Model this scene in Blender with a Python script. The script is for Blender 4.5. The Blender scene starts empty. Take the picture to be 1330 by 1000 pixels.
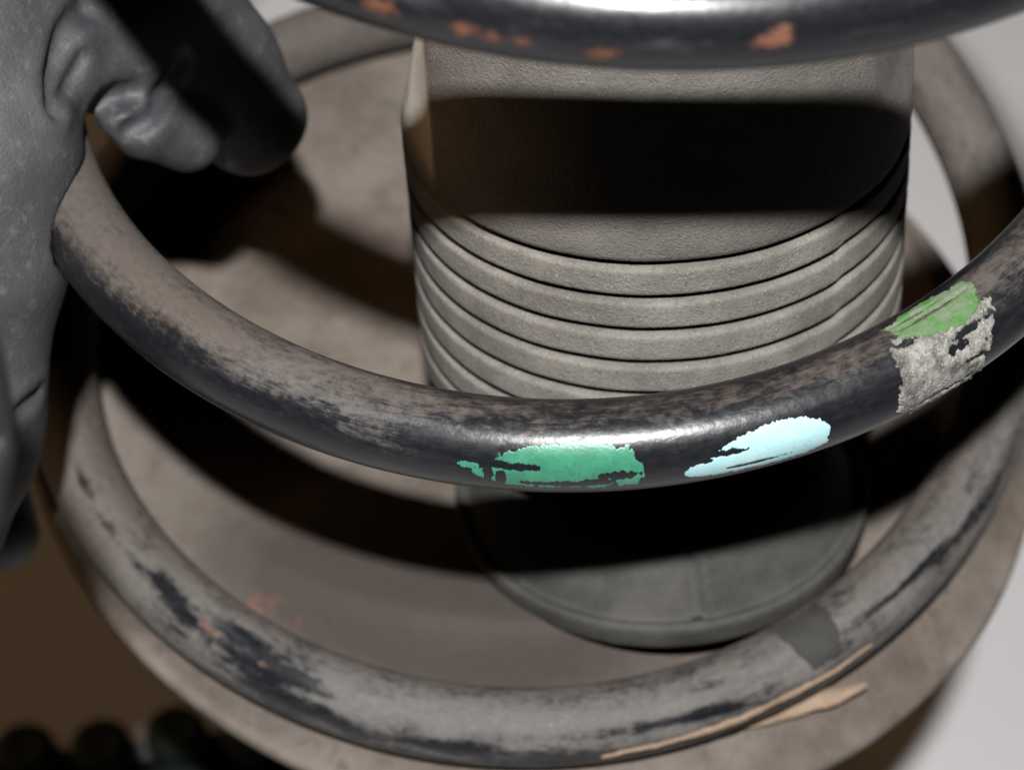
import bpy, bmesh, math, random
import numpy as np
from mathutils import Vector, Matrix, noise

# ------------------------------------------------------------------ scene, camera, light
sc = bpy.context.scene
MM = 0.001                                  # everything below is written in millimetres
R = math.radians
rng = random.Random(7)
sc.view_settings.view_transform = 'Standard'
sc.view_settings.look = 'None'
sc.view_settings.exposure = 0.0
sc.view_settings.gamma = 1.0
sc.cycles.max_bounces = 6
sc.cycles.diffuse_bounces = 0

cam_d = bpy.data.cameras.new("camera")
cam = bpy.data.objects.new("camera", cam_d)
sc.collection.objects.link(cam)
sc.camera = cam
Cr = Vector((0.97753838, 0.18377393, 0.10317878))
Cd = Vector((0.20822507, -0.76647672, -0.6075819))
Cf = Vector((-0.03257358, 0.61541904, -0.78752674))
Cp = Vector((15.2323, -301.9705, 368.4257)) * MM
m3 = Matrix((Cr, -Cd, -Cf)).transposed()
cam.matrix_world = Matrix.Translation(Cp) @ m3.to_4x4()
cam_d.sensor_fit = 'HORIZONTAL'
cam_d.sensor_width = 36.0
cam_d.lens = 3369.0 / 1330 * 36
cam_d.clip_start = 0.02
cam_d.clip_end = 60.0
cam_d.dof.use_dof = True
cam_d.dof.focus_distance = 0.365
cam_d.dof.aperture_fstop = 17.0

world = bpy.data.worlds.new("World")
sc.world = world
world.use_nodes = True
world.node_tree.nodes["Background"].inputs[0].default_value = (1.0, 0.75, 0.5, 1)
world.node_tree.nodes["Background"].inputs[1].default_value = 0.004


def area(name, loc, target, sx, sy, power, col):
    l = bpy.data.lights.new(name, 'AREA')
    l.shape = 'RECTANGLE'
    l.size, l.size_y = sx * MM, sy * MM
    l.energy = power
    l.color = col
    o = bpy.data.objects.new(name, l)
    sc.collection.objects.link(o)
    o.location = Vector(loc) * MM
    o.rotation_euler = (Vector(target) - Vector(loc)).to_track_quat('-Z', 'Y').to_euler()
    return o


# the camera's flash head, above and behind the lens, and the warm room lamp far to the left
area("flash", (-9, -405, 750), (15, -40, 30), 30, 21, 16.0, (1.0, 0.985, 0.97))
area("room_lamp", (-1850, 250, 720), (0, 0, 60), 600, 600, 10.0, (1.0, 0.60, 0.30))


# ------------------------------------------------------------------ helpers
def link(o):
    sc.collection.objects.link(o)
    return o


def obj(name, verts, faces, mat, parent=None, smooth=True, world_parent=True):
    me = bpy.data.meshes.new(name)
    me.from_pydata([tuple(Vector(v) * MM) for v in verts], [], faces)
    me.update()
    if smooth:
        me.shade_smooth()
    if mat:
        me.materials.append(mat)
    o = link(bpy.data.objects.new(name, me))
    if parent is not None:
        o.parent = parent
    return o


def tag(o, label=None, cat=None, group=None, kind=None):
    if label: o["label"] = label
    if cat: o["category"] = cat
    if group: o["group"] = group
    if kind: o["kind"] = kind
    return o


def empty(name, loc=(0, 0, 0)):
    o = link(bpy.data.objects.new(name, None))
    o.location = Vector(loc) * MM
    o.empty_display_size = 0.02
    return o


def sstep(a, b, x):
    t = np.clip((np.asarray(x, float) - a) / (b - a), 0, 1)
    return t * t * (3 - 2 * t)


def grid_faces(n, m, wrap_m=False, wrap_n=False):
    F = []
    for i in range(n if wrap_n else n - 1):
        i2 = (i + 1) % n
        for j in range(m if wrap_m else m - 1):
            j2 = (j + 1) % m
            F.append((i * m + j, i * m + j2, i2 * m + j2, i2 * m + j))
    return F


def vattr(o, name, vals):
    a = o.data.attributes.new(name, 'FLOAT', 'POINT')
    a.data.foreach_set('value', np.asarray(vals, np.float32).ravel())


# ------------------------------------------------------------------ materials
ALB = 0.62          # overall reflectance of the dusty surfaces


class NT:
    def __init__(s, name):
        s.m = bpy.data.materials.new(name)
        s.m.use_nodes = True
        s.t = s.m.node_tree
        s.b = s.t.nodes["Principled BSDF"]
        s.co = s.t.nodes.new("ShaderNodeTexCoord")

    def n(s, typ, **kw):
        nd = s.t.nodes.new(typ)
        for k, v in kw.items():
            setattr(nd, k, v)
        return nd

    def l(s, a, b):
        s.t.links.new(a, b)

    def val(s, sock, v):
        if isinstance(v, bpy.types.NodeSocket):
            s.l(v, sock)
        else:
            sock.default_value = v

    def noise(s, per_mm, detail=4, rough=0.55, vec=None, dist=0.0):
        nd = s.n("ShaderNodeTexNoise")
        nd.inputs["Scale"].default_value = per_mm
        nd.inputs["Detail"].default_value = detail
        nd.inputs["Roughness"].default_value = rough
        nd.inputs["Distortion"].default_value = dist
        s.l(vec if vec is not None else s.mmvec(), nd.inputs["Vector"])
        return nd.outputs["Fac"]

    def mmvec(s):
        if not hasattr(s, '_v'):
            mp = s.n("ShaderNodeMapping")
            mp.inputs["Scale"].default_value = (1000, 1000, 1000)
            s.l(s.co.outputs["Object"], mp.inputs["Vector"])
            s._v = mp.outputs[0]
        return s._v

    def scaled(s, vec, sc3):
        mp = s.n("ShaderNodeMapping")
        mp.inputs["Scale"].default_value = sc3
        s.l(vec, mp.inputs["Vector"])
        return mp.outputs[0]

    def math(s, op, a, b=0.0, c=None, clamp=False):
        nd = s.n("ShaderNodeMath", operation=op, use_clamp=clamp)
        s.val(nd.inputs[0], a)
        s.val(nd.inputs[1], b)
        if c is not None: s.val(nd.inputs[2], c)
        return nd.outputs[0]

    def ramp(s, x, lo, hi):
        nd = s.n("ShaderNodeMapRange", interpolation_type='SMOOTHSTEP')
        s.val(nd.inputs["Value"], x)
        nd.inputs["From Min"].default_value = lo
        nd.inputs["From Max"].default_value = hi
        return nd.outputs[0]

    def mix(s, f, a, b):
        nd = s.n("ShaderNodeMix", data_type='RGBA')
        s.val(nd.inputs[0], f)
        for k, v in ((6, a), (7, b)):
            if isinstance(v, bpy.types.NodeSocket): s.l(v, nd.inputs[k])
            else: nd.inputs[k].default_value = (*[c * ALB for c in v], 1)
        return nd.outputs[2]

    def fmix(s, f, a, b):
        nd = s.n("ShaderNodeMix", data_type='FLOAT')
        s.val(nd.inputs[0], f); s.val(nd.inputs[2], a); s.val(nd.inputs[3], b)
        return nd.outputs[0]

    def attr(s, name):
        nd = s.n("ShaderNodeAttribute", attribute_name=name)
        return nd.outputs["Fac"]

    def bump(s, h, dist_mm, strength=1.0, prev=None):
        nd = s.n("ShaderNodeBump")
        nd.inputs["Strength"].default_value = strength
        nd.inputs["Distance"].default_value = dist_mm * MM
        s.l(h, nd.inputs["Height"])
        if prev is not None: s.l(prev, nd.inputs["Normal"])
        return nd.outputs[0]

    def out(s, color=None, rough=None, normal=None, spec=None):
        if color is not None:
            if isinstance(color, bpy.types.NodeSocket): s.l(color, s.b.inputs["Base Color"])
            else: s.b.inputs["Base Color"].default_value = (*color, 1)
        if rough is not None: s.val(s.b.inputs["Roughness"], rough)
        if normal is not None: s.l(normal, s.b.inputs["Normal"])
        if spec is not None: s.val(s.b.inputs["Specular IOR Level"], spec)
        return s.m


def mat_wire():
    t = NT("painted_spring_steel")
    uv = t.n("ShaderNodeUVMap", uv_map="wire").outputs[0]         # (length, girth) in mm
    dust, grey, rust = t.attr("dust"), t.attr("grey"), t.attr("rust")
    n1 = t.noise(1.0, 5, 0.6, t.scaled(uv, (0.085, 0.32, 1)))
    n2 = t.noise(1.0, 4, 0.65, t.scaled(uv, (0.55, 0.9, 1)), 0.4)
    n3 = t.noise(1.0, 3, 0.7, t.scaled(uv, (0.25, 3.2, 1)))
    n4 = t.noise(2.6, 3, 0.6)
    x = t.math('MULTIPLY_ADD', t.math('SUBTRACT', n1, 0.5), t.math('MULTIPLY_ADD', grey, 1.3, 0.95), dust)
    x = t.math('MULTIPLY_ADD', t.math('SUBTRACT', n2, 0.5), 0.8, x)
    x = t.math('MULTIPLY_ADD', t.math('SUBTRACT', n3, 0.5), 0.55, x)
    m = t.ramp(x, 0.14, 0.88)
    film = t.math('MULTIPLY', t.ramp(x, -0.05, 0.5), 0.09)
    m = t.math('MAXIMUM', m, film)
    paint = t.mix(n2, (0.007, 0.0077, 0.0095), (0.016, 0.0175, 0.022))
    paint = t.mix(t.math('MULTIPLY', t.ramp(n3, 0.58, 0.78), 0.5), paint, (0.048, 0.052, 0.059))
    paint = t.mix(t.math('MULTIPLY', t.ramp(n1, 0.50, 0.75), t.math('MULTIPLY', grey, 1.2, clamp=True)), paint, (0.066, 0.071, 0.080))
    brown = t.mix(n2, (0.062, 0.047, 0.038), (0.142, 0.113, 0.093))
    pale = t.mix(n2, (0.135, 0.132, 0.128), (0.265, 0.255, 0.24))
    dcol = t.mix(grey, brown, pale)
    dcol = t.mix(t.math('MULTIPLY', t.ramp(n4, 0.5, 0.8), 0.45), dcol, (0.06, 0.05, 0.045))
    c = t.mix(t.math('MULTIPLY', m, 0.93), paint, dcol)
    rr = t.math('MULTIPLY', t.ramp(t.math('MULTIPLY_ADD', t.math('SUBTRACT', n2, 0.5), 1.7, rust), 0.42, 1.05), 0.85)
    rc = t.mix(n4, (0.34, 0.115, 0.05), (0.13, 0.070, 0.048))
    c = t.mix(rr, c, rc)
    n5 = t.noise(0.8, 3)
    rough = t.fmix(m, t.fmix(n2, 0.19, 0.40), 0.85)
    rough = t.fmix(rr, rough, 0.9)
    h = t.math('ADD', t.math('MULTIPLY', n2, 0.6), t.math('MULTIPLY', m, 0.5))
    nb = t.bump(n5, 0.07, 0.5)
    h = t.math('ADD', h, t.math('MULTIPLY', n4, t.math('MULTIPLY', m, 0.6)))
    nb = t.bump(h, 0.045, 0.8, nb)
    return t.out(c, rough, nb, 0.40)


def mat_paint(name, c1, c2, rough=0.45, wear=0.8):
    t = NT(name)
    a = t.noise(0.35, 4, 0.6)
    b = t.noise(3.0, 3, 0.6)
    c = t.mix(t.ramp(a, 0.3, 0.7), c1, c2)
    uvn = t.noise(1.0, 4, 0.7, t.scaled(t.mmvec(), (1.3, 1.3, 1.3)), 1.5)
    c = t.mix(t.math('MULTIPLY', t.ramp(b, 0.56, 0.75), 0.45), c, tuple(x * 0.4 for x in c1))
    c = t.mix(t.math('MULTIPLY', t.ramp(uvn, 0.60, 0.70), wear), c, (0.03, 0.03, 0.034))
    return t.out(c, rough, t.bump(t.math('ADD', b, uvn), 0.05, 0.7))


def mat_rubber(name, lo, hi, dark=(0.05, 0.047, 0.043), rough=0.85, dirt=0.5, worn=None, patch=0.10):
    t = NT(name)
    a = t.noise(patch, 5, 0.65)
    b = t.noise(1.6, 4, 0.7)
    c3 = t.noise(3.4, 2, 0.5)
    c = t.mix(t.ramp(a, 0.28, 0.72), lo, hi)
    c = t.mix(t.math('MULTIPLY', t.ramp(b, 0.50, 0.72), dirt), c, dark)
    c = t.mix(t.math('MULTIPLY', t.ramp(c3, 0.60, 0.74), 0.75), c, tuple(min(1, x * 1.7) for x in hi))
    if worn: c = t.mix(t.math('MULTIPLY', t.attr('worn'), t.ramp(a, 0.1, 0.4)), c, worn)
    h = t.math('ADD', b, t.math('MULTIPLY', c3, 0.7))
    return t.out(c, rough, t.bump(h, 0.30, 0.8), 0.35)


def mat_seat():
    t = NT("dusty_seat_metal")
    a = t.noise(0.05, 6, 0.65)
    b = t.noise(0.35, 5, 0.7, None, 0.6)
    g = t.noise(2.0, 3, 0.6)
    scr, dk = t.attr("scrape"), t.attr("dark")
    c = t.mix(t.ramp(a, 0.33, 0.67), (0.135, 0.108, 0.090), (0.250, 0.214, 0.184))
    c = t.mix(t.math('MULTIPLY', t.ramp(b, 0.5, 0.75), 0.55), c, (0.085, 0.063, 0.050))
    c = t.mix(t.math('MULTIPLY', t.ramp(t.noise(0.12, 4), 0.62, 0.75), 0.6), c, (0.085, 0.08, 0.078))
    c = t.mix(t.math('MULTIPLY', t.math('MULTIPLY_ADD', t.math('SUBTRACT', a, 0.5), 0.9, dk, clamp=True), 0.9), c, (0.055, 0.046, 0.041))
    s = t.math('MULTIPLY', t.ramp(t.math('MULTIPLY_ADD', t.math('SUBTRACT', b, 0.5), 1.7, scr), 0.40, 0.95), 0.8)
    c = t.mix(s, c, (0.22, 0.095, 0.068))
    h = t.math('ADD', b, t.math('MULTIPLY', g, 0.35))
    return t.out(c, 0.85, t.bump(h, 0.35, 0.7), 0.3)


def mat_glove():
    t = NT("worn_black_leather")
    a = t.noise(0.05, 5, 0.6)
    b = t.noise(0.4, 4, 0.65)
    v = t.n("ShaderNodeTexVoronoi")
    v.feature = 'F1'
    v.inputs["Scale"].default_value = 1.5
    t.l(t.mmvec(), v.inputs["Vector"])
    g = v.outputs["Distance"]
    f = t.noise(2.2, 3, 0.7)
    c = t.mix(t.ramp(a, 0.3, 0.7), (0.050, 0.052, 0.059), (0.102, 0.099, 0.099))
    c = t.mix(t.math('MULTIPLY', t.ramp(b, 0.52, 0.8), 0.5), c, (0.22, 0.205, 0.195))
    c = t.mix(t.math('MULTIPLY', t.ramp(f, 0.5, 0.75), 0.5), c, (0.026, 0.027, 0.031))
    h = t.math('ADD', t.math('MULTIPLY', g, -0.5), t.math('MULTIPLY', f, 0.8))
    nb = t.bump(b, 0.4, 0.3)
    nb = t.bump(h, 0.20, 0.55, nb)
    return t.out(c, t.fmix(f, 0.50, 0.72), nb, 0.5)


def mat_floor(name, lo, hi):
    t = NT(name)
    a = t.noise(0.012, 4, 0.6)
    b = t.noise(0.3, 4, 0.6)
    c = t.mix(a, lo, hi)
    c = t.mix(t.math('MULTIPLY', t.ramp(b, 0.55, 0.8), 0.12), c, tuple(x * 0.7 for x in lo))
    return t.out(c, 0.8, t.bump(b, 0.4, 0.3), 0.25)


M_WIRE = mat_wire()
M_TEAL = mat_paint("teal_paint", (0.045, 0.24, 0.145), (0.070, 0.33, 0.205), 0.35, 0.9)
M_BLUE = mat_paint("pale_blue_paint", (0.47, 0.80, 0.84), (0.56, 0.86, 0.90), 0.6, 0.25)
M_GREEN = mat_paint("grass_green_label", (0.065, 0.20, 0.04), (0.19, 0.215, 0.155), 0.75, 0.85)
M_PAPER = mat_rubber("label_residue", (0.075, 0.071, 0.066), (0.42, 0.41, 0.375), (0.05, 0.05, 0.05), 0.95, 0.8, patch=0.33)
M_BAND = mat_rubber("dark_tape", (0.028, 0.027, 0.025), (0.060, 0.057, 0.053), (0.02, 0.02, 0.02), 0.7, 0.4)
M_STRIP = mat_rubber("tan_coating", (0.30, 0.21, 0.145), (0.42, 0.31, 0.22), (0.12, 0.08, 0.06), 0.85, 0.5)
M_RIB = mat_rubber("dusty_rib_rubber", (0.175, 0.163, 0.143), (0.295, 0.278, 0.247), (0.075, 0.068, 0.06), 0.9, 0.65)
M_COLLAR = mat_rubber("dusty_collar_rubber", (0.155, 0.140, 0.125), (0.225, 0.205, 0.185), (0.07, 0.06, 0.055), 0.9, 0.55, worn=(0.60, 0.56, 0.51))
M_CORE = mat_rubber("black_core_rubber", (0.010, 0.010, 0.009), (0.016, 0.015, 0.014), (0.005, 0.005, 0.005), 0.9, 0.5)
M_LOWER = mat_rubber("lower_boot_rubber", (0.042, 0.041, 0.037), (0.100, 0.096, 0.087), (0.05, 0.048, 0.044), 0.75, 0.45)
M_SEAT = mat_seat()
M_GLOVE = mat_glove()
M_FLOOR = mat_floor("white_floor_paint", (0.57, 0.575, 0.59), (0.66, 0.665, 0.68))
M_PAD = mat_floor("dark_green_rubber", (0.010, 0.020, 0.015), (0.016, 0.028, 0.020))
M_TUBE = mat_rubber("strut_tube_paint", (0.03, 0.03, 0.03), (0.06, 0.055, 0.05), (0.02, 0.02, 0.02), 0.6, 0.4)


# ------------------------------------------------------------------ the setting: floor
FLOOR_Z = -165.0
n = 24
xs = np.linspace(-4000, 4000, n)
fl = obj("floor", [(x, y, FLOOR_Z) for x in xs for y in xs], grid_faces(n, n)[::-1], M_FLOOR)
fl.data.flip_normals() if fl.data.polygons[0].normal.z < 0 else None
tag(fl, kind="structure")


# ------------------------------------------------------------------ the helix of the spring wire
KN = np.array([-1, 0, 1, 2, 3, 4.]) * math.pi
ZK = np.array([0, -0.88, 43.38, 77.91, 127.54, 160.63])
RK = 83.62 + np.array([-0.09, 1.21, 0.51, 2.26, 1.26, 0.97])


def spl(yk):
    h = np.diff(KN); k = len(KN)
    A = np.zeros((k, k)); b = np.zeros(k); A[0, 0] = A[-1, -1] = 1
    for i in range(1, k - 1):
        A[i, i - 1] = h[i - 1]; A[i, i] = 2 * (h[i - 1] + h[i]); A[i, i + 1] = h[i]
        b[i] = 6 * ((yk[i + 1] - yk[i]) / h[i] - (yk[i] - yk[i - 1]) / h[i - 1])
    Mk = np.linalg.solve(A, b)

    def f(x):
        x = np.asarray(x, float)
        i = np.clip(np.searchsorted(KN, x) - 1, 0, k - 2)
        hh = KN[i + 1] - KN[i]; a = (KN[i + 1] - x) / hh; c = (x - KN[i]) / hh
        return a * yk[i] + c * yk[i + 1] + ((a ** 3 - a) * Mk[i] + (c ** 3 - c) * Mk[i + 1]) * hh * hh / 6
    return f


fz, fr = spl(ZK), spl(RK)
WIRE = 6.5


def helix(ph):
    ph = np.asarray(ph, float)
    r = fr(ph)
    return np.stack([r * np.sin(ph), -r * np.cos(ph), fz(ph)], -1)


def wire_pt(ph, v, off=0.0):
    """point on the wire surface: ph along the coil, v round the wire (0 outward, 90 deg up)"""
    h = helix(ph)
    er = np.stack([np.sin(ph), -np.cos(ph), 0 * ph], -1)
    tg = helix(ph + 1e-3) - helix(ph - 1e-3)
    tg /= np.linalg.norm(tg, axis=-1, keepdims=True)
    ez = np.cross(er, tg); ez *= np.sign(ez[..., 2:3])
    rr = (WIRE + off)
    rr = rr[..., None] if np.ndim(rr) else rr
    return h + rr * (np.cos(v)[..., None] * er + np.sin(v)[..., None] * ez)


# ------------------------------------------------------------------ the spring
spring = empty("coil_spring", (0, 0, 0))
tag(spring, "dirty black coil spring with teal and pale blue paint marks round the ribbed boot", "spring")

NP, NV = 1500, 72
PH = np.linspace(-R(188), 4 * math.pi + R(100), NP)
VV = np.linspace(0, 2 * math.pi, NV + 1)
P2, V2 = np.meshgrid(PH, VV[:-1], indexing='ij')
pts = wire_pt(P2, V2).reshape(-1, 3)
faces = grid_faces(NP, NV, wrap_m=True)
faces.append(tuple(range(NV))[::-1]); faces.append(tuple((NP - 1) * NV + j for j in range(NV)))
wire = obj("coil_wire", pts, faces, M_WIRE, spring)
if sum((f.normal.dot(f.center - Vector(helix(PH[0])) * MM) for f in wire.data.polygons[:60])) < 0:
    wire.data.flip_normals()
uvl = wire.data.uv_layers.new(name="wire")
seg = np.concatenate([[0], np.cumsum(np.linalg.norm(np.diff(helix(PH), axis=0), axis=1))])
li = np.empty(len(wire.data.loops), np.int32)
wire.data.loops.foreach_get("vertex_index", li)
# girth folded at the inner side so that the texture meets itself there
girth = np.abs((V2.ravel() + math.pi * 0.75) % (2 * math.pi) - math.pi) * WIRE
uvv = np.stack([np.repeat(seg, NV), girth], 1)
uvl.data.foreach_set("uv", uvv[li].astype(np.float32).ravel())

PD, VD = np.degrees(P2), np.degrees(V2)
VD = np.where(VD > 270, VD - 360, VD)
# dust lies on the upper side; how far it reaches down the wire changes along the spring
k_ph = [-190, -60, -10, 30, 60, 180, 270, 300, 326, 337, 350, 362, 376, 392, 412, 440, 600, 690, 760, 830]
k_v0 = [-30, -25, -5, 8, 0, 0, 20, 30, 48, 60, 74, 86, 91, 91, 80, 48, 60, 120, 130, 120]
k_up = [.82, .80, .72, .66, .72, .8, .9, .9, .85, .78, .68, .44, .38, .46, .62, .7, .7, .10, .02, .06]
v0 = np.interp(PD, k_ph, k_v0); up = np.interp(PD, k_ph, k_up)
a = np.abs(VD - 100)
dust = np.clip(.47 + ((100 - v0) - a) / 58, 0.0, up)
# bluish smears on the front of the middle turn, left of the paint marks
g = lambda p0, sp, w0, sv: np.exp(-((PD - p0) / sp) ** 2 - ((VD - w0) / sv) ** 2)
dust += .30 * g(345, 9, 50, 22) - .25 * g(331, 5, 50, 10) + .22 * g(352, 6, 35, 16)
# black chips in the dust of the bottom turn
for p0, sp, w0, sv, am in ((-33.5, 2.2, 70, 9, 1.0), (-29, 2.5, 55, 9, .6), (-23, 3.5, 78, 8, .9), (-20, 4, 55, 14, .8), (-15, 2.6, 62, 8, .8),
                           (-17, 6, 22, 9, .7), (-9, 3, 18, 10, .7), (2, 5, 20, 10, .9), (12, 6, 10, 8, .7), (25, 6, 45, 5, .7), (31, 4, 38, 6, .6),
                           (-38, 2, 62, 6, .6), (-45, 2, 66, 6, .6), (-51, 2, 70, 5, .7), (57, 6, 62, 3.5, .9), (64, 5, 52, 5, .6), (70, 7, 40, 8, .5)):
    dust -= .95 * am * g(p0, sp * 1.15, w0, sv * 1.25)
grey = np.interp(PD, [-190, -70, -45, -25, 0, 30, 60, 120, 250, 330, 345, 360, 376, 400, 440, 690, 800],
                 [.15, .35, .5, .7, .75, .7, .6, .35, .1, .12, .25, .15, .05, .1, .15, .4, .4])
grey = np.clip(grey + .45 * g(346, 10, 45, 25) - .35 * np.clip((VD - 70) / 50, 0, 1) * (np.abs(PD) < 80), 0, 1)
rust = np.zeros_like(PD)
for p0, w0, s in ((708.5, 6, 1.9), (705, 9, 1.3), (714.8, 3, 1.5), (716.9, 0, 1.1), (719.2, 2, 1.1), (725, -4, 1.6), (737.4, 17, 1.9),
                  (736.2, 12, 1.2), (-27, 66, 1.5), (-25.5, 61, 1.3), (-19, 58, 1.1)):
    rust = np.maximum(rust, np.exp(-((PD - p0) / s) ** 2 - ((VD - w0) / (s * 9)) ** 2))
vattr(wire, "dust", dust); vattr(wire, "grey", grey); vattr(wire, "rust", np.where(PD < 90, rust * .78, rust))


def fbm(x, y, z=0.0, o=4):
    return noise.fractal(Vector((x, y, z)), 0.9, 2.0, o)


def poly_sd(px, py, poly):
    """signed distance to a polygon, positive inside"""
    d = np.full(px.shape, 1e9); ins = np.zeros(px.shape, bool)
    for (x0, y0), (x1, y1) in zip(poly, poly[1:] + poly[:1]):
        ex, ey = x1 - x0, y1 - y0
        t = np.clip(((px - x0) * ex + (py - y0) * ey) / (ex * ex + ey * ey), 0, 1)
        d = np.minimum(d, np.hypot(px - x0 - t * ex, py - y0 - t * ey))
        c = np.logical_and((y0 > py) != (y1 > py), px < ex * (py - y0) / (ey if abs(ey) > 1e-9 else 1e-9) + x0)
        ins ^= c
    return np.where(ins, d, -d)


KS, KG = 1.478, WIRE * math.pi / 180       # mm per degree along the coil / round the wire


def skin(name, poly, mat, th=0.05, step=0.09, amp=0.6, fr_=0.6, holes=(), stretch=(1, 1), seed=0, lump=0.0, label=None, fringe=0.5, fib=(1, 1)):
    """a thin ragged film on the wire: outline in (coil degrees, wire degrees)"""
    pl = [(p * KS, w * KG) for p, w in poly]
    x0, x1 = min(p for p, _ in pl) - 1.5, max(p for p, _ in pl) + 1.5
    y0, y1 = min(p for _, p in pl) - 1.5, max(p for _, p in pl) + 1.5
    X, Y = np.meshgrid(np.arange(x0, x1, step), np.arange(y0, y1, step), indexing='ij')
    sd = poly_sd(X, Y, pl)
    nz = np.array([fbm(x * fr_ * stretch[0], y * fr_ * stretch[1], seed) for x, y in zip(X.ravel(), Y.ravel())]).reshape(X.shape)
    hair = np.array([fbm(x * 1.9 * fib[0], y * .55 * fib[1], seed + 4) for x, y in zip(X.ravel(), Y.ravel())]).reshape(X.shape)
    sd = sd + amp * nz + fringe * hair
    nz = .6 * nz + .5 * hair
    for hp, hw, rx, ry, k in holes:
        q = np.hypot((X - hp * KS) / rx, (Y - hw * KG) / ry) - 1
        sd = np.minimum(sd, (q + k * nz) * min(rx, ry))
    gx, gy = np.gradient(sd, step)
    gg = np.maximum(gx * gx + gy * gy, .15)
    mv = np.clip(np.where(sd < 0, -sd, 0) / gg, 0, 3)
    lim = np.minimum(1, 1.3 * step / np.maximum(mv * np.sqrt(gg), 1e-6))
    X = X + mv * gx * lim; Y = Y + mv * gy * lim
    off = th * sstep(0, 0.35, sd) - 0.03 + lump * (nz + .3) * sstep(0, .5, sd)
    P = wire_pt(X / KS * math.pi / 180, Y / KG * math.pi / 180, off)
    nn, mm_ = X.shape
    ok = (sd > 0).astype(int)
    F = []
    for i in range(nn - 1):
        for j in range(mm_ - 1):
            if ok[i, j] + ok[i + 1, j] + ok[i, j + 1] + ok[i + 1, j + 1] >= 2:
                F.append((i * mm_ + j, (i + 1) * mm_ + j, (i + 1) * mm_ + j + 1, i * mm_ + j + 1))
    used = sorted({k for f in F for k in f}); mp = {k: i for i, k in enumerate(used)}
    Pf = P.reshape(-1, 3)
    o = obj(name, Pf[used], [tuple(mp[k] for k in f) for f in F], mat, spring)
    if label: o["label"] = label
    return o


skin("paint_mark", [(359.5, 24), (361, 2), (366, -10), (374.6, -8), (375.2, 18), (374.2, 52), (370, 60), (366.5, 56), (362.6, 38), (361.8, 22)], M_TEAL,
     amp=0.75, fr_=0.55, seed=3.1, stretch=(.8, 1.2),
     holes=((364.4, 24, 2.2, .42, .9), (362.8, 26, 1.2, .5, .6), (368.5, -1, 4.2, .4, .8), (373.2, 12, 2.4, .55, 1.0), (371.3, 3, 1.5, .5, .8),
            (361.9, 10, .5, 1.6, .7), (363, 2, .5, 1.5, .7)),
     label="flaking teal green paint mark")
skin("paint_mark", [(378.2, 6), (380.6, 26), (383, 42), (386, 51), (389, 51), (390.9, 40), (391.6, 20), (391.2, -4), (389, -14), (383, -14), (379.2, -8)], M_BLUE,
     amp=0.25, fr_=0.8, seed=8.7, stretch=(.8, 1.3), fringe=.35, holes=((382.0, 26, 1.7, .26, 1.4), (380.3, 19, .6, .2, 1.4), (384.5, 0, 1.8, .14, 1.2)),
     label="pale blue paint mark")
skin("paper_label", [(399.6, 100), (398.8, 66), (398.4, 30), (398, -4), (399.5, -26), (404, -22), (406.4, -10), (407.6, 20), (408.8, 50), (410, 78), (405, 90)], M_PAPER,
     th=0.3, amp=0.7, fr_=0.5, seed=5.5, lump=0.16, step=0.13, fringe=.7, fib=(.8, 1.6), holes=((404.2, 47, 1.5, .55, 1.7), (406.6, 60, 2.2, .4, 1.5), (401, 84, 1.2, .5, 1.4), (402.5, -2, 2.4, .35, 1.6), (406, 22, 1.1, .3, 1.5)),
     label="torn whitish label residue")
skin("paper_label", [(400.2, 118), (400.2, 92), (403, 76), (407, 66), (409.4, 84), (409.8, 112), (406, 128), (402, 128)], M_GREEN,
     th=0.4, amp=0.6, fr_=0.5, seed=1.5, lump=0.12, step=0.13, stretch=(.5, 1.8), fringe=.5, fib=(.4, 3), holes=((404.6, 104, 3.2, .22, .9), (403, 113, 2, .2, .7)),
     label="torn green label")
skin("tape_band", [(40, 130), (40.4, 90), (41.6, 40), (45.2, 36), (46.6, 80), (46.9, 130)], M_BAND, th=0.25, amp=0.25, seed=2.2, step=0.2, label="dark tape band")


def ribbon(name, ph0, ph1, fn, mat, n_=70, label=None):
    """a peeled strip: fn(t) -> (v centre deg, half width mm, lift mm)"""
    V, F = [], []
    for i in range(n_):
        t = i / (n_ - 1); ph = ph0 + (ph1 - ph0) * t
        vc, hw, lift, side = fn(t)
        c = wire_pt(np.array(R(ph)), np.array(R(vc)), np.array(lift))
        h = helix(np.array(R(ph))); nrm = (c - h) / np.linalg.norm(c - h)
        tg = helix(np.array(R(ph) + 1e-3)) - helix(np.array(R(ph) - 1e-3)); tg /= np.linalg.norm(tg)
        b = np.cross(tg, nrm)
        c = c + side * b
        wob = 0.35 * fbm(t * 9, 1.7)
        for s, q in ((-1, .25), (-1, -.25), (1, -.25), (1, .25)):
            V.append(c + b * s * hw * (1 + .3 * fbm(t * 8, s * 3.0)) + nrm * (q + wob))
    for i in range(n_ - 1):
        for j in range(4):
            F.append((i * 4 + j, i * 4 + (j + 1) % 4, i * 4 + 4 + (j + 1) % 4, i * 4 + 4 + j))
    F += [(3, 2, 1, 0), tuple((n_ - 1) * 4 + j for j in range(4))]
    o = obj(name, V, F, mat, spring)
    if label: o["label"] = label
    return o


# ------------------------------------------------------------------ strut: spring seat on its tube
strut = empty("strut", (0, 0, FLOOR_Z))
tag(strut, "dusty metal strut whose round dished seat carries the coil spring", "strut")
strut_off = Vector((0, 0, -FLOOR_Z))

EZ = np.array([-0.18787913, 0.19109333, 0.96342346])
B0 = np.array([30.38, -33.47, 0.0])


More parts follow.
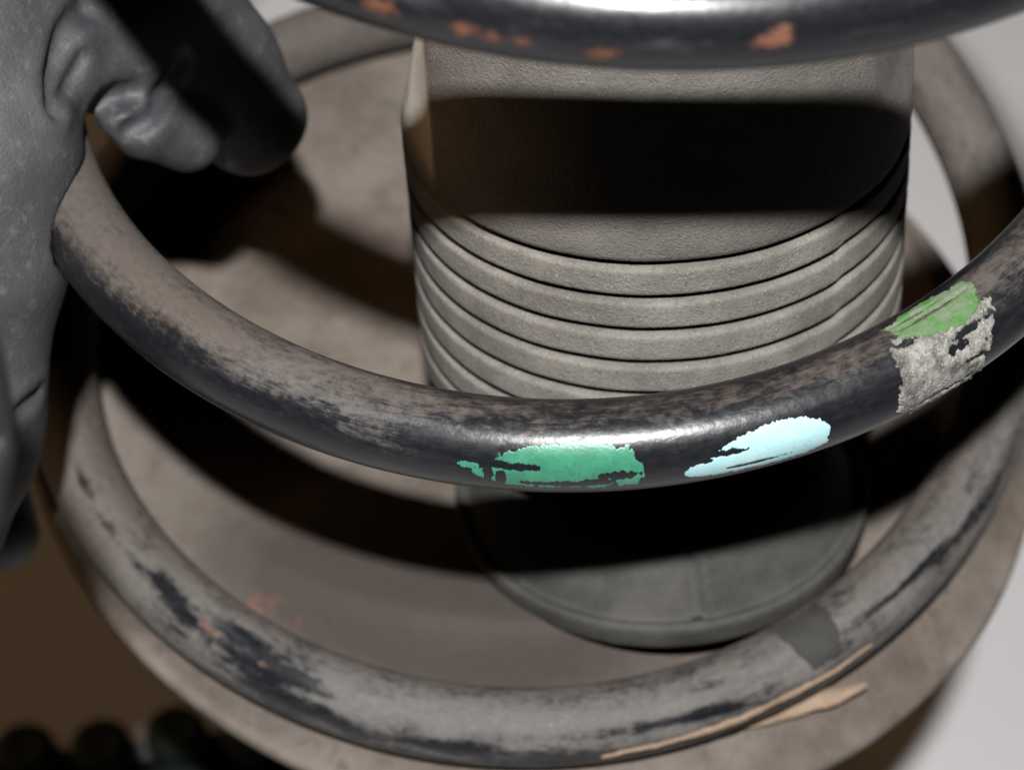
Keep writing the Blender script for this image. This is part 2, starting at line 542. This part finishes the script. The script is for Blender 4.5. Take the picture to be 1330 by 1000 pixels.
def seat_z(az, r):
    azd = np.degrees(az)
    hz = fz(np.clip(az, -math.pi, R(46))) - WIRE - 0.25
    e = sstep(46, 180, azd)
    ch = hz * (1 - e) + e * (-6.75)
    x, y = r * np.sin(az), -r * np.cos(az)
    base = 1.9 - ((x - B0[0]) * EZ[0] + (y - B0[1]) * EZ[1]) / EZ[2]
    base = np.clip(base, -9.5, 9.3)
    z = base + (ch - base) * sstep(66, 77, r)
    drop = 9.0 * sstep(82, 118, azd) * (1 - sstep(140, 176, azd))
    z = z - drop
    rim = -8.0 - drop
    z = z + (rim - z) * sstep(86, 93.2, r)
    return z


NA = 260
rr_ = np.concatenate([np.linspace(6, 64, 16), np.linspace(66, 93, 28), [93.8, 94.2]])
AZ = np.linspace(-math.pi, math.pi, NA, endpoint=False)
A2, R2 = np.meshgrid(AZ, rr_, indexing='ij')
Z = seat_z(A2, R2)
RC = (3.23, -2.78)                           # rim centre
ce = sstep(86, 93, R2)
X = R2 * np.sin(A2) + ce * RC[0]; Y = -R2 * np.cos(A2) + ce * RC[1]
Z[:, -2] -= .25; Z[:, -1] -= .9
rows = [np.stack([X, Y, Z], -1)]
low = []                                     # rolled edge and underside
for rad, dz in ((94.3, -2.6), (93.4, -3.6), (90, -4.4), (84, -9), (60, -13), (30, -15), (6, -15)):
    zz = seat_z(AZ, np.full(NA, min(rad, 93.2)))
    zz = np.where(rad > 92, zz + dz, np.minimum(zz + dz, -8 + dz * .9))
    k = 1 if rad > 85 else 0
    low.append(np.stack([rad * np.sin(AZ) + k * RC[0], -rad * np.cos(AZ) + k * RC[1], zz], -1))
allp = np.concatenate([rows[0], np.stack(low, 1)], 1)
nr = allp.shape[1]
V = allp.reshape(-1, 3) + np.array([0, 0, -FLOOR_Z])
seat = obj("spring_seat", V, grid_faces(NA, nr, wrap_m=True, wrap_n=True), M_SEAT, strut)
bm = bmesh.new(); bm.from_mesh(seat.data); bmesh.ops.recalc_face_normals(bm, faces=bm.faces); bm.to_mesh(seat.data); bm.free()
sx, sy = allp[..., 0], allp[..., 1]
q = lambda x, y, a_, b_: np.exp(-((sx - x) / a_) ** 2 - ((sy - y) / b_) ** 2)
vattr(seat, "scrape", .75 * q(-34, -65, 5, 3) + .6 * q(-27, -69, 3, 2.5) + .5 * q(33, -68, 7, 2.5) + .4 * q(-58, -44, 4, 6))
vattr(seat, "dark", np.clip(1.25 * q(5, -66, 34, 15) + .9 * q(-24, -56, 22, 14) + .35 * q(-50, -40, 16, 16), 0, 1))


def lathe(name, prof, mat, parent=None, off=(0, 0, 0), seg=96, mod=None, closed=False):
    V, F = [], []
    for i in range(seg):
        a_ = 2 * math.pi * i / seg
        for r_, z_ in prof:
            if mod: r1, z1 = mod(a_, r_, z_)
            else: r1, z1 = r_, z_
            V.append((r1 * math.sin(a_) + off[0], -r1 * math.cos(a_) + off[1], z1 + off[2]))
    k = len(prof)
    F = grid_faces(seg, k, wrap_m=closed, wrap_n=True)
    if not closed:
        F.append(tuple(i * k for i in range(seg))); F.append(tuple(i * k + k - 1 for i in range(seg))[::-1])
    o = obj(name, V, F, mat, parent)
    bm = bmesh.new(); bm.from_mesh(o.data); bmesh.ops.recalc_face_normals(bm, faces=bm.faces); bm.to_mesh(o.data); bm.free()
    return o


tube_prof = [(34, 0), (34, 6), (27, 10), (25, 40), (25, 90), (25, 100), (25, 152)]
lathe("strut_tube", tube_prof, M_TUBE, strut, seg=64)

# ------------------------------------------------------------------ the ribbed rubber boot
boot = empty("rubber_boot", tuple(B0))
tag(boot, "grey dusty ribbed rubber boot standing inside the coil spring", "rubber boot")
zax = Vector(EZ).normalized()
xax = Vector((math.cos(R(-11.03)), 0, -math.sin(R(-11.03)))).normalized()
yax = zax.cross(xax)
boot.rotation_euler = Matrix((xax, yax, zax)).transposed().to_euler()
RB, ZG, DG = 39.35, 81.87, -6.06


def facet(a_, r_, z_):
    """flat moulded facets left and right near the top of the collar"""
    ad = math.degrees(a_); ad = ad - 360 if ad > 180 else ad
    if -140 < ad < -46:                       # left: a sloping flat that starts at an upright edge
        nz_ = np.interp(z_, [80, 83, 88, 103, 112], [-46, -54, -62, -76, -82])
        cs = math.cos(R(max(ad - nz_, -6)))
        r_ = min(r_, 39.6 * math.cos(R(-46 - nz_)) / cs)
    d_ = np.interp(z_, [84, 90, 97, 110, 124], [42, 39.5, 37.6, 36.2, 35.0])
    cs = math.cos(R(ad - 84))
    if cs > .3: r_ = min(r_, d_ / cs)
    # a long soft swelling of the collar
    return r_ + .25 * fbm(math.sin(a_) * 2, math.cos(a_) * 2, z_ * .05), z_


col_prof = [(37.2, ZG + .6), (38.7, ZG + .65), (39.2, ZG + 1.0), (39.4, ZG + 1.8)] + \
           [(39.45 + .35 * (z - 86) / 30, z) for z in np.linspace(86, 117, 26)] + \
           [(39.7, 119), (39.3, 121), (38.4, 123), (36.5, 124.6), (33, 125.4), (26, 125.6), (16, 125.6)]
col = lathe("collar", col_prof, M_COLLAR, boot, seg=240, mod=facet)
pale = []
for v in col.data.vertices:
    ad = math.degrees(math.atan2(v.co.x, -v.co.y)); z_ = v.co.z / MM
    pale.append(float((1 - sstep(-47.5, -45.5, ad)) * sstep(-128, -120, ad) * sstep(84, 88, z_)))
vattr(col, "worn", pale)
SEAM = 53.0


def seam(a_, r_, z_):
    ad = math.degrees(a_); ad = ad - 360 if ad > 180 else ad
    e = float(sstep(SEAM - .6, SEAM + .6, ad)) * (1 - float(sstep(150, 170, ad)))
    w = .18 * fbm(math.sin(a_) * 4, math.cos(a_) * 4, z_ * .12 + r_ * .05)
    return r_ + .22 * e + w * .6, z_ + .75 * e + w


n_rib = 7
for i in range(n_rib):
    zt, zb = ZG + i * DG, ZG + (i + 1) * DG
    zc, hh = (zt + zb) / 2, abs(DG) / 2 - .74
    prof = [(35.5, zc - hh), (37.6, zc - hh)]
    for t in np.linspace(-1, 1, 13):
        prof.append((38.2 + 1.1 * (1 - abs(t) ** 7), zc + hh * math.sin(t * math.pi / 2) * 1.0))
    prof += [(37.6, zc + hh), (35.5, zc + hh)]
    lathe("rib", prof, M_RIB, boot, seg=220, mod=seam, closed=True)
lathe("core", [(35.9, 38), (35.9, ZG + 1.0)], M_CORE, boot, seg=96)


lathe("rod", [(11, 12), (11, 42), (30, 43), (33, 42.2)][:2], M_CORE, boot, seg=48)


def low_mod(a_, r_, z_):
    ad = math.degrees(a_); ad = ad - 360 if ad > 180 else ad
    g_ = math.exp(-((ad - 19) / 1.8) ** 2) - .5 * math.exp(-((ad - 23) / 1.5) ** 2)
    return r_ - 1.3 * g_ * (z_ > 5.5) * (r_ > 20), z_


lathe("base_cup", [(30, 0), (34.6, .2), (35.4, .7), (35.8, 1.4), (35.8, 3.9), (35.9, 4.8), (35.5, 5.5), (34.8, 5.6), (34.3, 5.1), (33.7, 5.0), (33.2, 5.8), (32.2, 8.0), (30.6, 11),
                  (28.2, 14.2), (25, 15.8), (18, 16.4), (10, 16.4)], M_LOWER, boot, seg=200, mod=low_mod)

# strips of coating peeled off the bottom turn
ribbon("peeled_strip", 18, 49, lambda t: (6 + 14 * t, (.12 + .8 * math.sin(math.pi * (.1 + .85 * t))) * (1 + .35 * fbm(t * 12, 4.4)), .15, 0), M_STRIP,
       label="tan strip of peeled coating along the wire")
PL = [(46.4, -74.6, -3.0), (53.5, -71.1, -1.5), (60.7, -66.8, -0.6), (66.2, -63.8, 0.0), (69.8, -61.5, 0.8)]
V, F = [], []
for i in range(41):
    t = i / 40; k = min(int(t * 4), 3); f_ = t * 4 - k
    c_ = np.array(PL[k]) * (1 - f_) + np.array(PL[k + 1]) * f_
    c_ = c_ + np.array([0, 0, .5])
    dr = np.array(PL[4]) - np.array(PL[0]); dr /= np.linalg.norm(dr)
    b_ = np.cross(dr, (0, 0, 1)); b_ = b_ * .93 + np.array([0, 0, -.25])
    hw = (.2 + 1.35 * math.sin(math.pi * (.06 + .86 * t)) ** 1.2) * (1 + .25 * fbm(t * 7, 2.2))
    for q1, q2 in ((-1, .2), (-1, -.2), (1, -.2), (1, .2)):
        V.append(c_ + b_ * q1 * hw + np.array([0, 0, q2 + .3 * fbm(t * 5, 9.1)]))
for i in range(40):
    for j in range(4):
        F.append((i * 4 + j, i * 4 + (j + 1) % 4, i * 4 + 4 + (j + 1) % 4, i * 4 + 4 + j))
F += [(3, 2, 1, 0), (160, 161, 162, 163)]
o = obj("peeled_strip", V, F, M_STRIP, spring)
o["label"] = "loose end of peeled coating lifting off the seat edge"

# ------------------------------------------------------------------ the gloved hand: one smooth surface from blended capsules
HAND = {
'heel':[(-95.4,-17.7,87.2,15.0),(-91.1,-37.8,82.8,16.8),(-87.2,-50.2,73.0,17.6),(-84.9,-59.9,61.4,17.6),(-85.1,-66.5,48.7,16.0),(-85.7,-73.8,34.1,14.5),(-85.7,-81.3,24.4,12.0),(-91.3,-89.6,15.7,11.0)],
'palm':[(-89.8,-47.9,69.8,17.0),(-116.6,-50.8,64.8,22.0),(-112.6,-74.9,53.4,25.0)],
'palmtop':[(-94.8,-19.1,88.6,15.0),(-123.4,-14.4,78.3,20.0),(-114.6,-54.6,69.3,22.0)],
'unseen_arm':[(-112.6,-74.9,53.4,25.0),(-97.5,-122.4,117.3,32.0),(-79.7,-153.0,138.3,35.0),(-85.9,-194.8,151.6,40.0)],  # out-of-view forearm, shaped so its shadow covers the lower-left floor
'heelbase':[(-85.7,-73.8,34.1,14.5),(-91.3,-89.6,15.7,11.0),(-114.0,-94.0,34.7,22.0)],
'middle':[(-125.1,-10.9,74.8,14.0),(-142.2,-5.2,29.1,12.0),(-119.9,-21.1,-13.5,10.5),(-95.9,-34.9,-27.7,9.5),(-87.2,-45.9,-34.2,7.5)],
'ring':[(-137.3,-9.6,63.6,13.0),(-158.1,-8.7,8.0,11.5),(-131.9,-29.1,-40.8,9.5),(-115.5,-40.8,-54.5,8.0)],
'little':[(-146.4,-17.8,51.2,12.0),(-164.8,-21.2,-1.5,10.0),(-143.4,-39.0,-41.7,8.0),(-130.4,-49.4,-52.9,7.0)],
'thumb':[(-120.5,16.9,89.9,17.0),(-87.8,0.9,81.1,16.5),(-68.7,-9.0,70.1,14.5),(-57.8,-11.1,60.4,12.5),(-50.8,-11.3,52.3,9.6)],
'web':[(-88.5,-31.9,86.0,11.0),(-78.1,-31.2,79.8,8.5),(-73.0,-24.2,74.9,9.0),(-67.9,-16.2,72.0,12.0)],
'lobe':[(-65.9,-32.3,69.5,3.5),(-63.3,-30.5,65.8,5.0),(-57.8,-25.5,60.5,6.0)],
'thenar':[(-120.5,16.9,89.9,17.0),(-123.4,-14.4,78.3,20.0)],
}
# creases in the leather: polyline, depth, half width
CREASE = [
([(-72.5,-28.3,86.5),(-73.4,-31.9,88.0),(-74.1,-35.5,87.9),(-74.3,-39.4,86.7),(-73.6,-43.5,86.1),(-72.1,-47.2,84.9)], 2.8, 1.3),
([(-71.3,-35.2,83.4),(-71.9,-37.6,82.4),(-72.2,-40.8,82.2),(-71.9,-45.0,84.0),(-71.9,-47.2,84.6)], 1.6, 1.0),
([(-59.4,-23.5,74.7),(-61.0,-25.5,71.0),(-61.2,-29.2,70.3),(-61.4,-32.3,70.5),(-62.4,-34.0,70.2),(-64.1,-35.2,70.0)], 2.6, 1.2),
([(-68.6,-71.0,46.0),(-69.5,-74.3,46.9),(-71.2,-78.3,46.8),(-45.7,-151.2,147.4)], 2.2, 1.1),
([(-68.0,-33.3,73.0),(-66.7,-32.4,73.5),(-65.3,-31.6,73.1)], 3.4, 1.8),
]


def cap_sd(P, chain):
    d = np.full(len(P), 1e3)
    for (x0, y0, z0, r0), (x1, y1, z1, r1) in zip(chain[:-1], chain[1:]):
        a_ = np.array([x0, y0, z0]); e = np.array([x1 - x0, y1 - y0, z1 - z0])
        t = np.clip((P - a_) @ e / (e @ e), 0, 1)
        q_ = np.linalg.norm(P - a_ - t[:, None] * e, axis=1) - (r0 + (r1 - r0) * t)
        h_ = np.clip(.5 + .5 * (q_ - d) / 1.5, 0, 1)
        d = q_ * (1 - h_) + d * h_ - 1.5 * h_ * (1 - h_)
    return d


def line_d(P, pl):
    d = np.full(len(P), 1e3)
    for a_, b_ in zip(pl[:-1], pl[1:]):
        a_ = np.array(a_); e = np.array(b_) - a_
        t = np.clip((P - a_) @ e / (e @ e), 0, 1)
        d = np.minimum(d, np.linalg.norm(P - a_ - t[:, None] * e, axis=1))
    return d


HC = helix(np.radians(np.arange(245, 350, 1.5)))


def hand_sd(P):
    out = np.full(len(P), 1e3)
    for nm, ch in HAND.items():
        q_ = cap_sd(P, ch)
        k = {'index': 4, 'middle': 3, 'ring': 3, 'little': 3, 'thumb': 5, 'web': 5, 'lobe': 2.5}.get(nm, 12)
        h_ = np.clip(.5 + .5 * (q_ - out) / k, 0, 1)
        out = q_ * (1 - h_) + out * h_ - k * h_ * (1 - h_)
    nb = np.abs(out) < 6
    Q = P[nb]; dd = out[nb]
    for pl, dep, w in CREASE:
        l_ = line_d(Q, pl)
        dd = dd + dep * np.exp(-(l_ / w) ** 2) - .14 * dep * np.exp(-((l_ - 2.8 * w) / (1.5 * w)) ** 2)
    ew = np.linalg.norm((Q - np.array([-70.2, -38.9, 85.8])) / 4.2, axis=1)      # the hollow of the web
    dd = dd + 2.2 * np.exp(-ew ** 2)
    # soft folds of loose leather
    dd = dd + .26 * np.sin(Q[:, 0] * .31 + Q[:, 2] * .17 + 1.3 * np.sin(Q[:, 1] * .16)) * np.sin(Q[:, 2] * .23 + Q[:, 1] * .11) \
            + .05 * np.sin(Q[:, 0] * .62 - Q[:, 1] * .5 + 1.1 * np.sin(Q[:, 2] * .4))
    dc = np.full(len(Q), 1e3)                 # pressed in where it grips the wire
    for a_, b_ in zip(HC[:-1], HC[1:]):
        e = b_ - a_
        t = np.clip((Q - a_) @ e / (e @ e), 0, 1)
        dc = np.minimum(dc, np.linalg.norm(Q - a_ - t[:, None] * e, axis=1))
    dd = np.maximum(dd, (WIRE + .15) - dc)
    out[nb] = dd
    return out


def surface_nets(lo, hi, step, sd, block=8):
    lo = np.array(lo, float); nb_ = np.ceil((np.array(hi) - lo) / (step * block)).astype(int)
    shp = nb_ * block + 1
    D = np.full(shp, 9.0, np.float32)
    cs = step * block
    bi = np.stack(np.meshgrid(*[np.arange(k) for k in nb_], indexing='ij'), -1).reshape(-1, 3)
    cd = sd(lo + (bi + .5) * cs)
    lim = cs * .9 + 5
    for b in bi[cd < -lim]:
        D[b[0] * block:(b[0] + 1) * block + 1, b[1] * block:(b[1] + 1) * block + 1, b[2] * block:(b[2] + 1) * block + 1] = -9
    near = bi[np.abs(cd) <= lim]
    li_ = np.stack(np.meshgrid(*[np.arange(block + 1)] * 3, indexing='ij'), -1).reshape(-1, 3)
    for s in range(0, len(near), 250):
        idx = (near[s:s + 250, None, :] * block + li_[None]).reshape(-1, 3)
        D[idx[:, 0], idx[:, 1], idx[:, 2]] = sd(lo + idx * step)
    S = D < 0
    c8 = [(i, j, k) for i in (0, 1) for j in (0, 1) for k in (0, 1)]
    sh = tuple(k - 1 for k in shp)
    cnt = np.zeros(sh, np.int8)
    for i, j, k in c8: cnt += S[i:i + sh[0], j:j + sh[1], k:k + sh[2]]
    cells = np.argwhere((cnt > 0) & (cnt < 8))
    idm = np.full(sh, -1, np.int32); idm[tuple(cells.T)] = np.arange(len(cells))
    acc = np.zeros((len(cells), 3)); num = np.zeros(len(cells))
    for a_ in range(8):
        for ax in range(3):
            if c8[a_][ax]: continue
            b_ = list(c8[a_]); b_[ax] = 1
            pa, pb = cells + c8[a_], cells + b_
            da, db = D[tuple(pa.T)].astype(float), D[tuple(pb.T)].astype(float)
            cr = (da < 0) != (db < 0)
            t = np.where(cr, da / np.where(cr, da - db, 1), 0)
            pt = pa + (pb - pa) * t[:, None]
            acc[cr] += pt[cr]; num += cr
    V = lo + acc / num[:, None] * step
    F = []
    for ax in range(3):
        u, w = [(1, 2), (2, 0), (0, 1)][ax]
        A = np.argwhere(np.diff(S.astype(np.int8), axis=ax) != 0)
        A = A[(A[:, u] > 0) & (A[:, w] > 0)]
        du = np.zeros(3, int); du[u] = 1; dw = np.zeros(3, int); dw[w] = 1
        quad = [idm[tuple((A - du - dw).T)], idm[tuple((A - dw).T)], idm[tuple(A.T)], idm[tuple((A - du).T)]]
        quad = np.stack(quad, 1)
        inside = S[tuple(A.T)]
        quad[~inside] = quad[~inside][:, ::-1]
        F.append(quad)
    return V, np.concatenate(F)


hv = np.array([c for ch in HAND.values() for c in ch])
hlo = (hv[:, :3] - hv[:, 3:]).min(0) - 6
hhi = (hv[:, :3] + hv[:, 3:]).max(0) + 6
V, F = surface_nets(hlo, hhi, 0.65, hand_sd)
org = np.array([-150.0, -60.0, 60.0])
hand = obj("gloved_hand", V - org, F.tolist(), M_GLOVE)
hand.location = Vector(org) * MM
tag(hand, "hand in a worn dark grey leather glove gripping the left side of the coil spring", "gloved hand")

# ------------------------------------------------------------------ dark green lugged strip on the floor
strip = empty("rubber_strip", (-60, -9, FLOOR_Z))
tag(strip, "dark green blurred rubber strip with round lugs on the floor at bottom left", "rubber strip")
strip.rotation_euler = (0, 0, R(21))
bm = bmesh.new()
bmesh.ops.create_cube(bm, size=1)
for v in bm.verts:
    v.co = Vector((-16 + v.co.x * 110, -9 + v.co.y * 12, 1 + v.co.z * 2))
bmesh.ops.bevel(bm, geom=bm.edges[:], offset=.6, segments=2, affect='EDGES', profile=.5)
obj("base", [v.co for v in bm.verts], [[v.index for v in f.verts] for f in bm.faces], M_PAD, strip)
bm.free()
lug = None
for i in range(5):
    if lug is None:
        o = lug = lathe("lug", [(1.5, 0), (6.6, 0), (7.2, .8), (7.0, 4.5), (6.0, 6), (4.0, 6.6), (2.6, 6), (1.2, 6)], M_PAD, strip, seg=40)
    else:
        o = lug.copy(); link(o); o.parent = strip
    o.location = Vector((14 - 17.2 * i, (-1.5, .5, -1, 0, -.5)[i], 2)) * MM
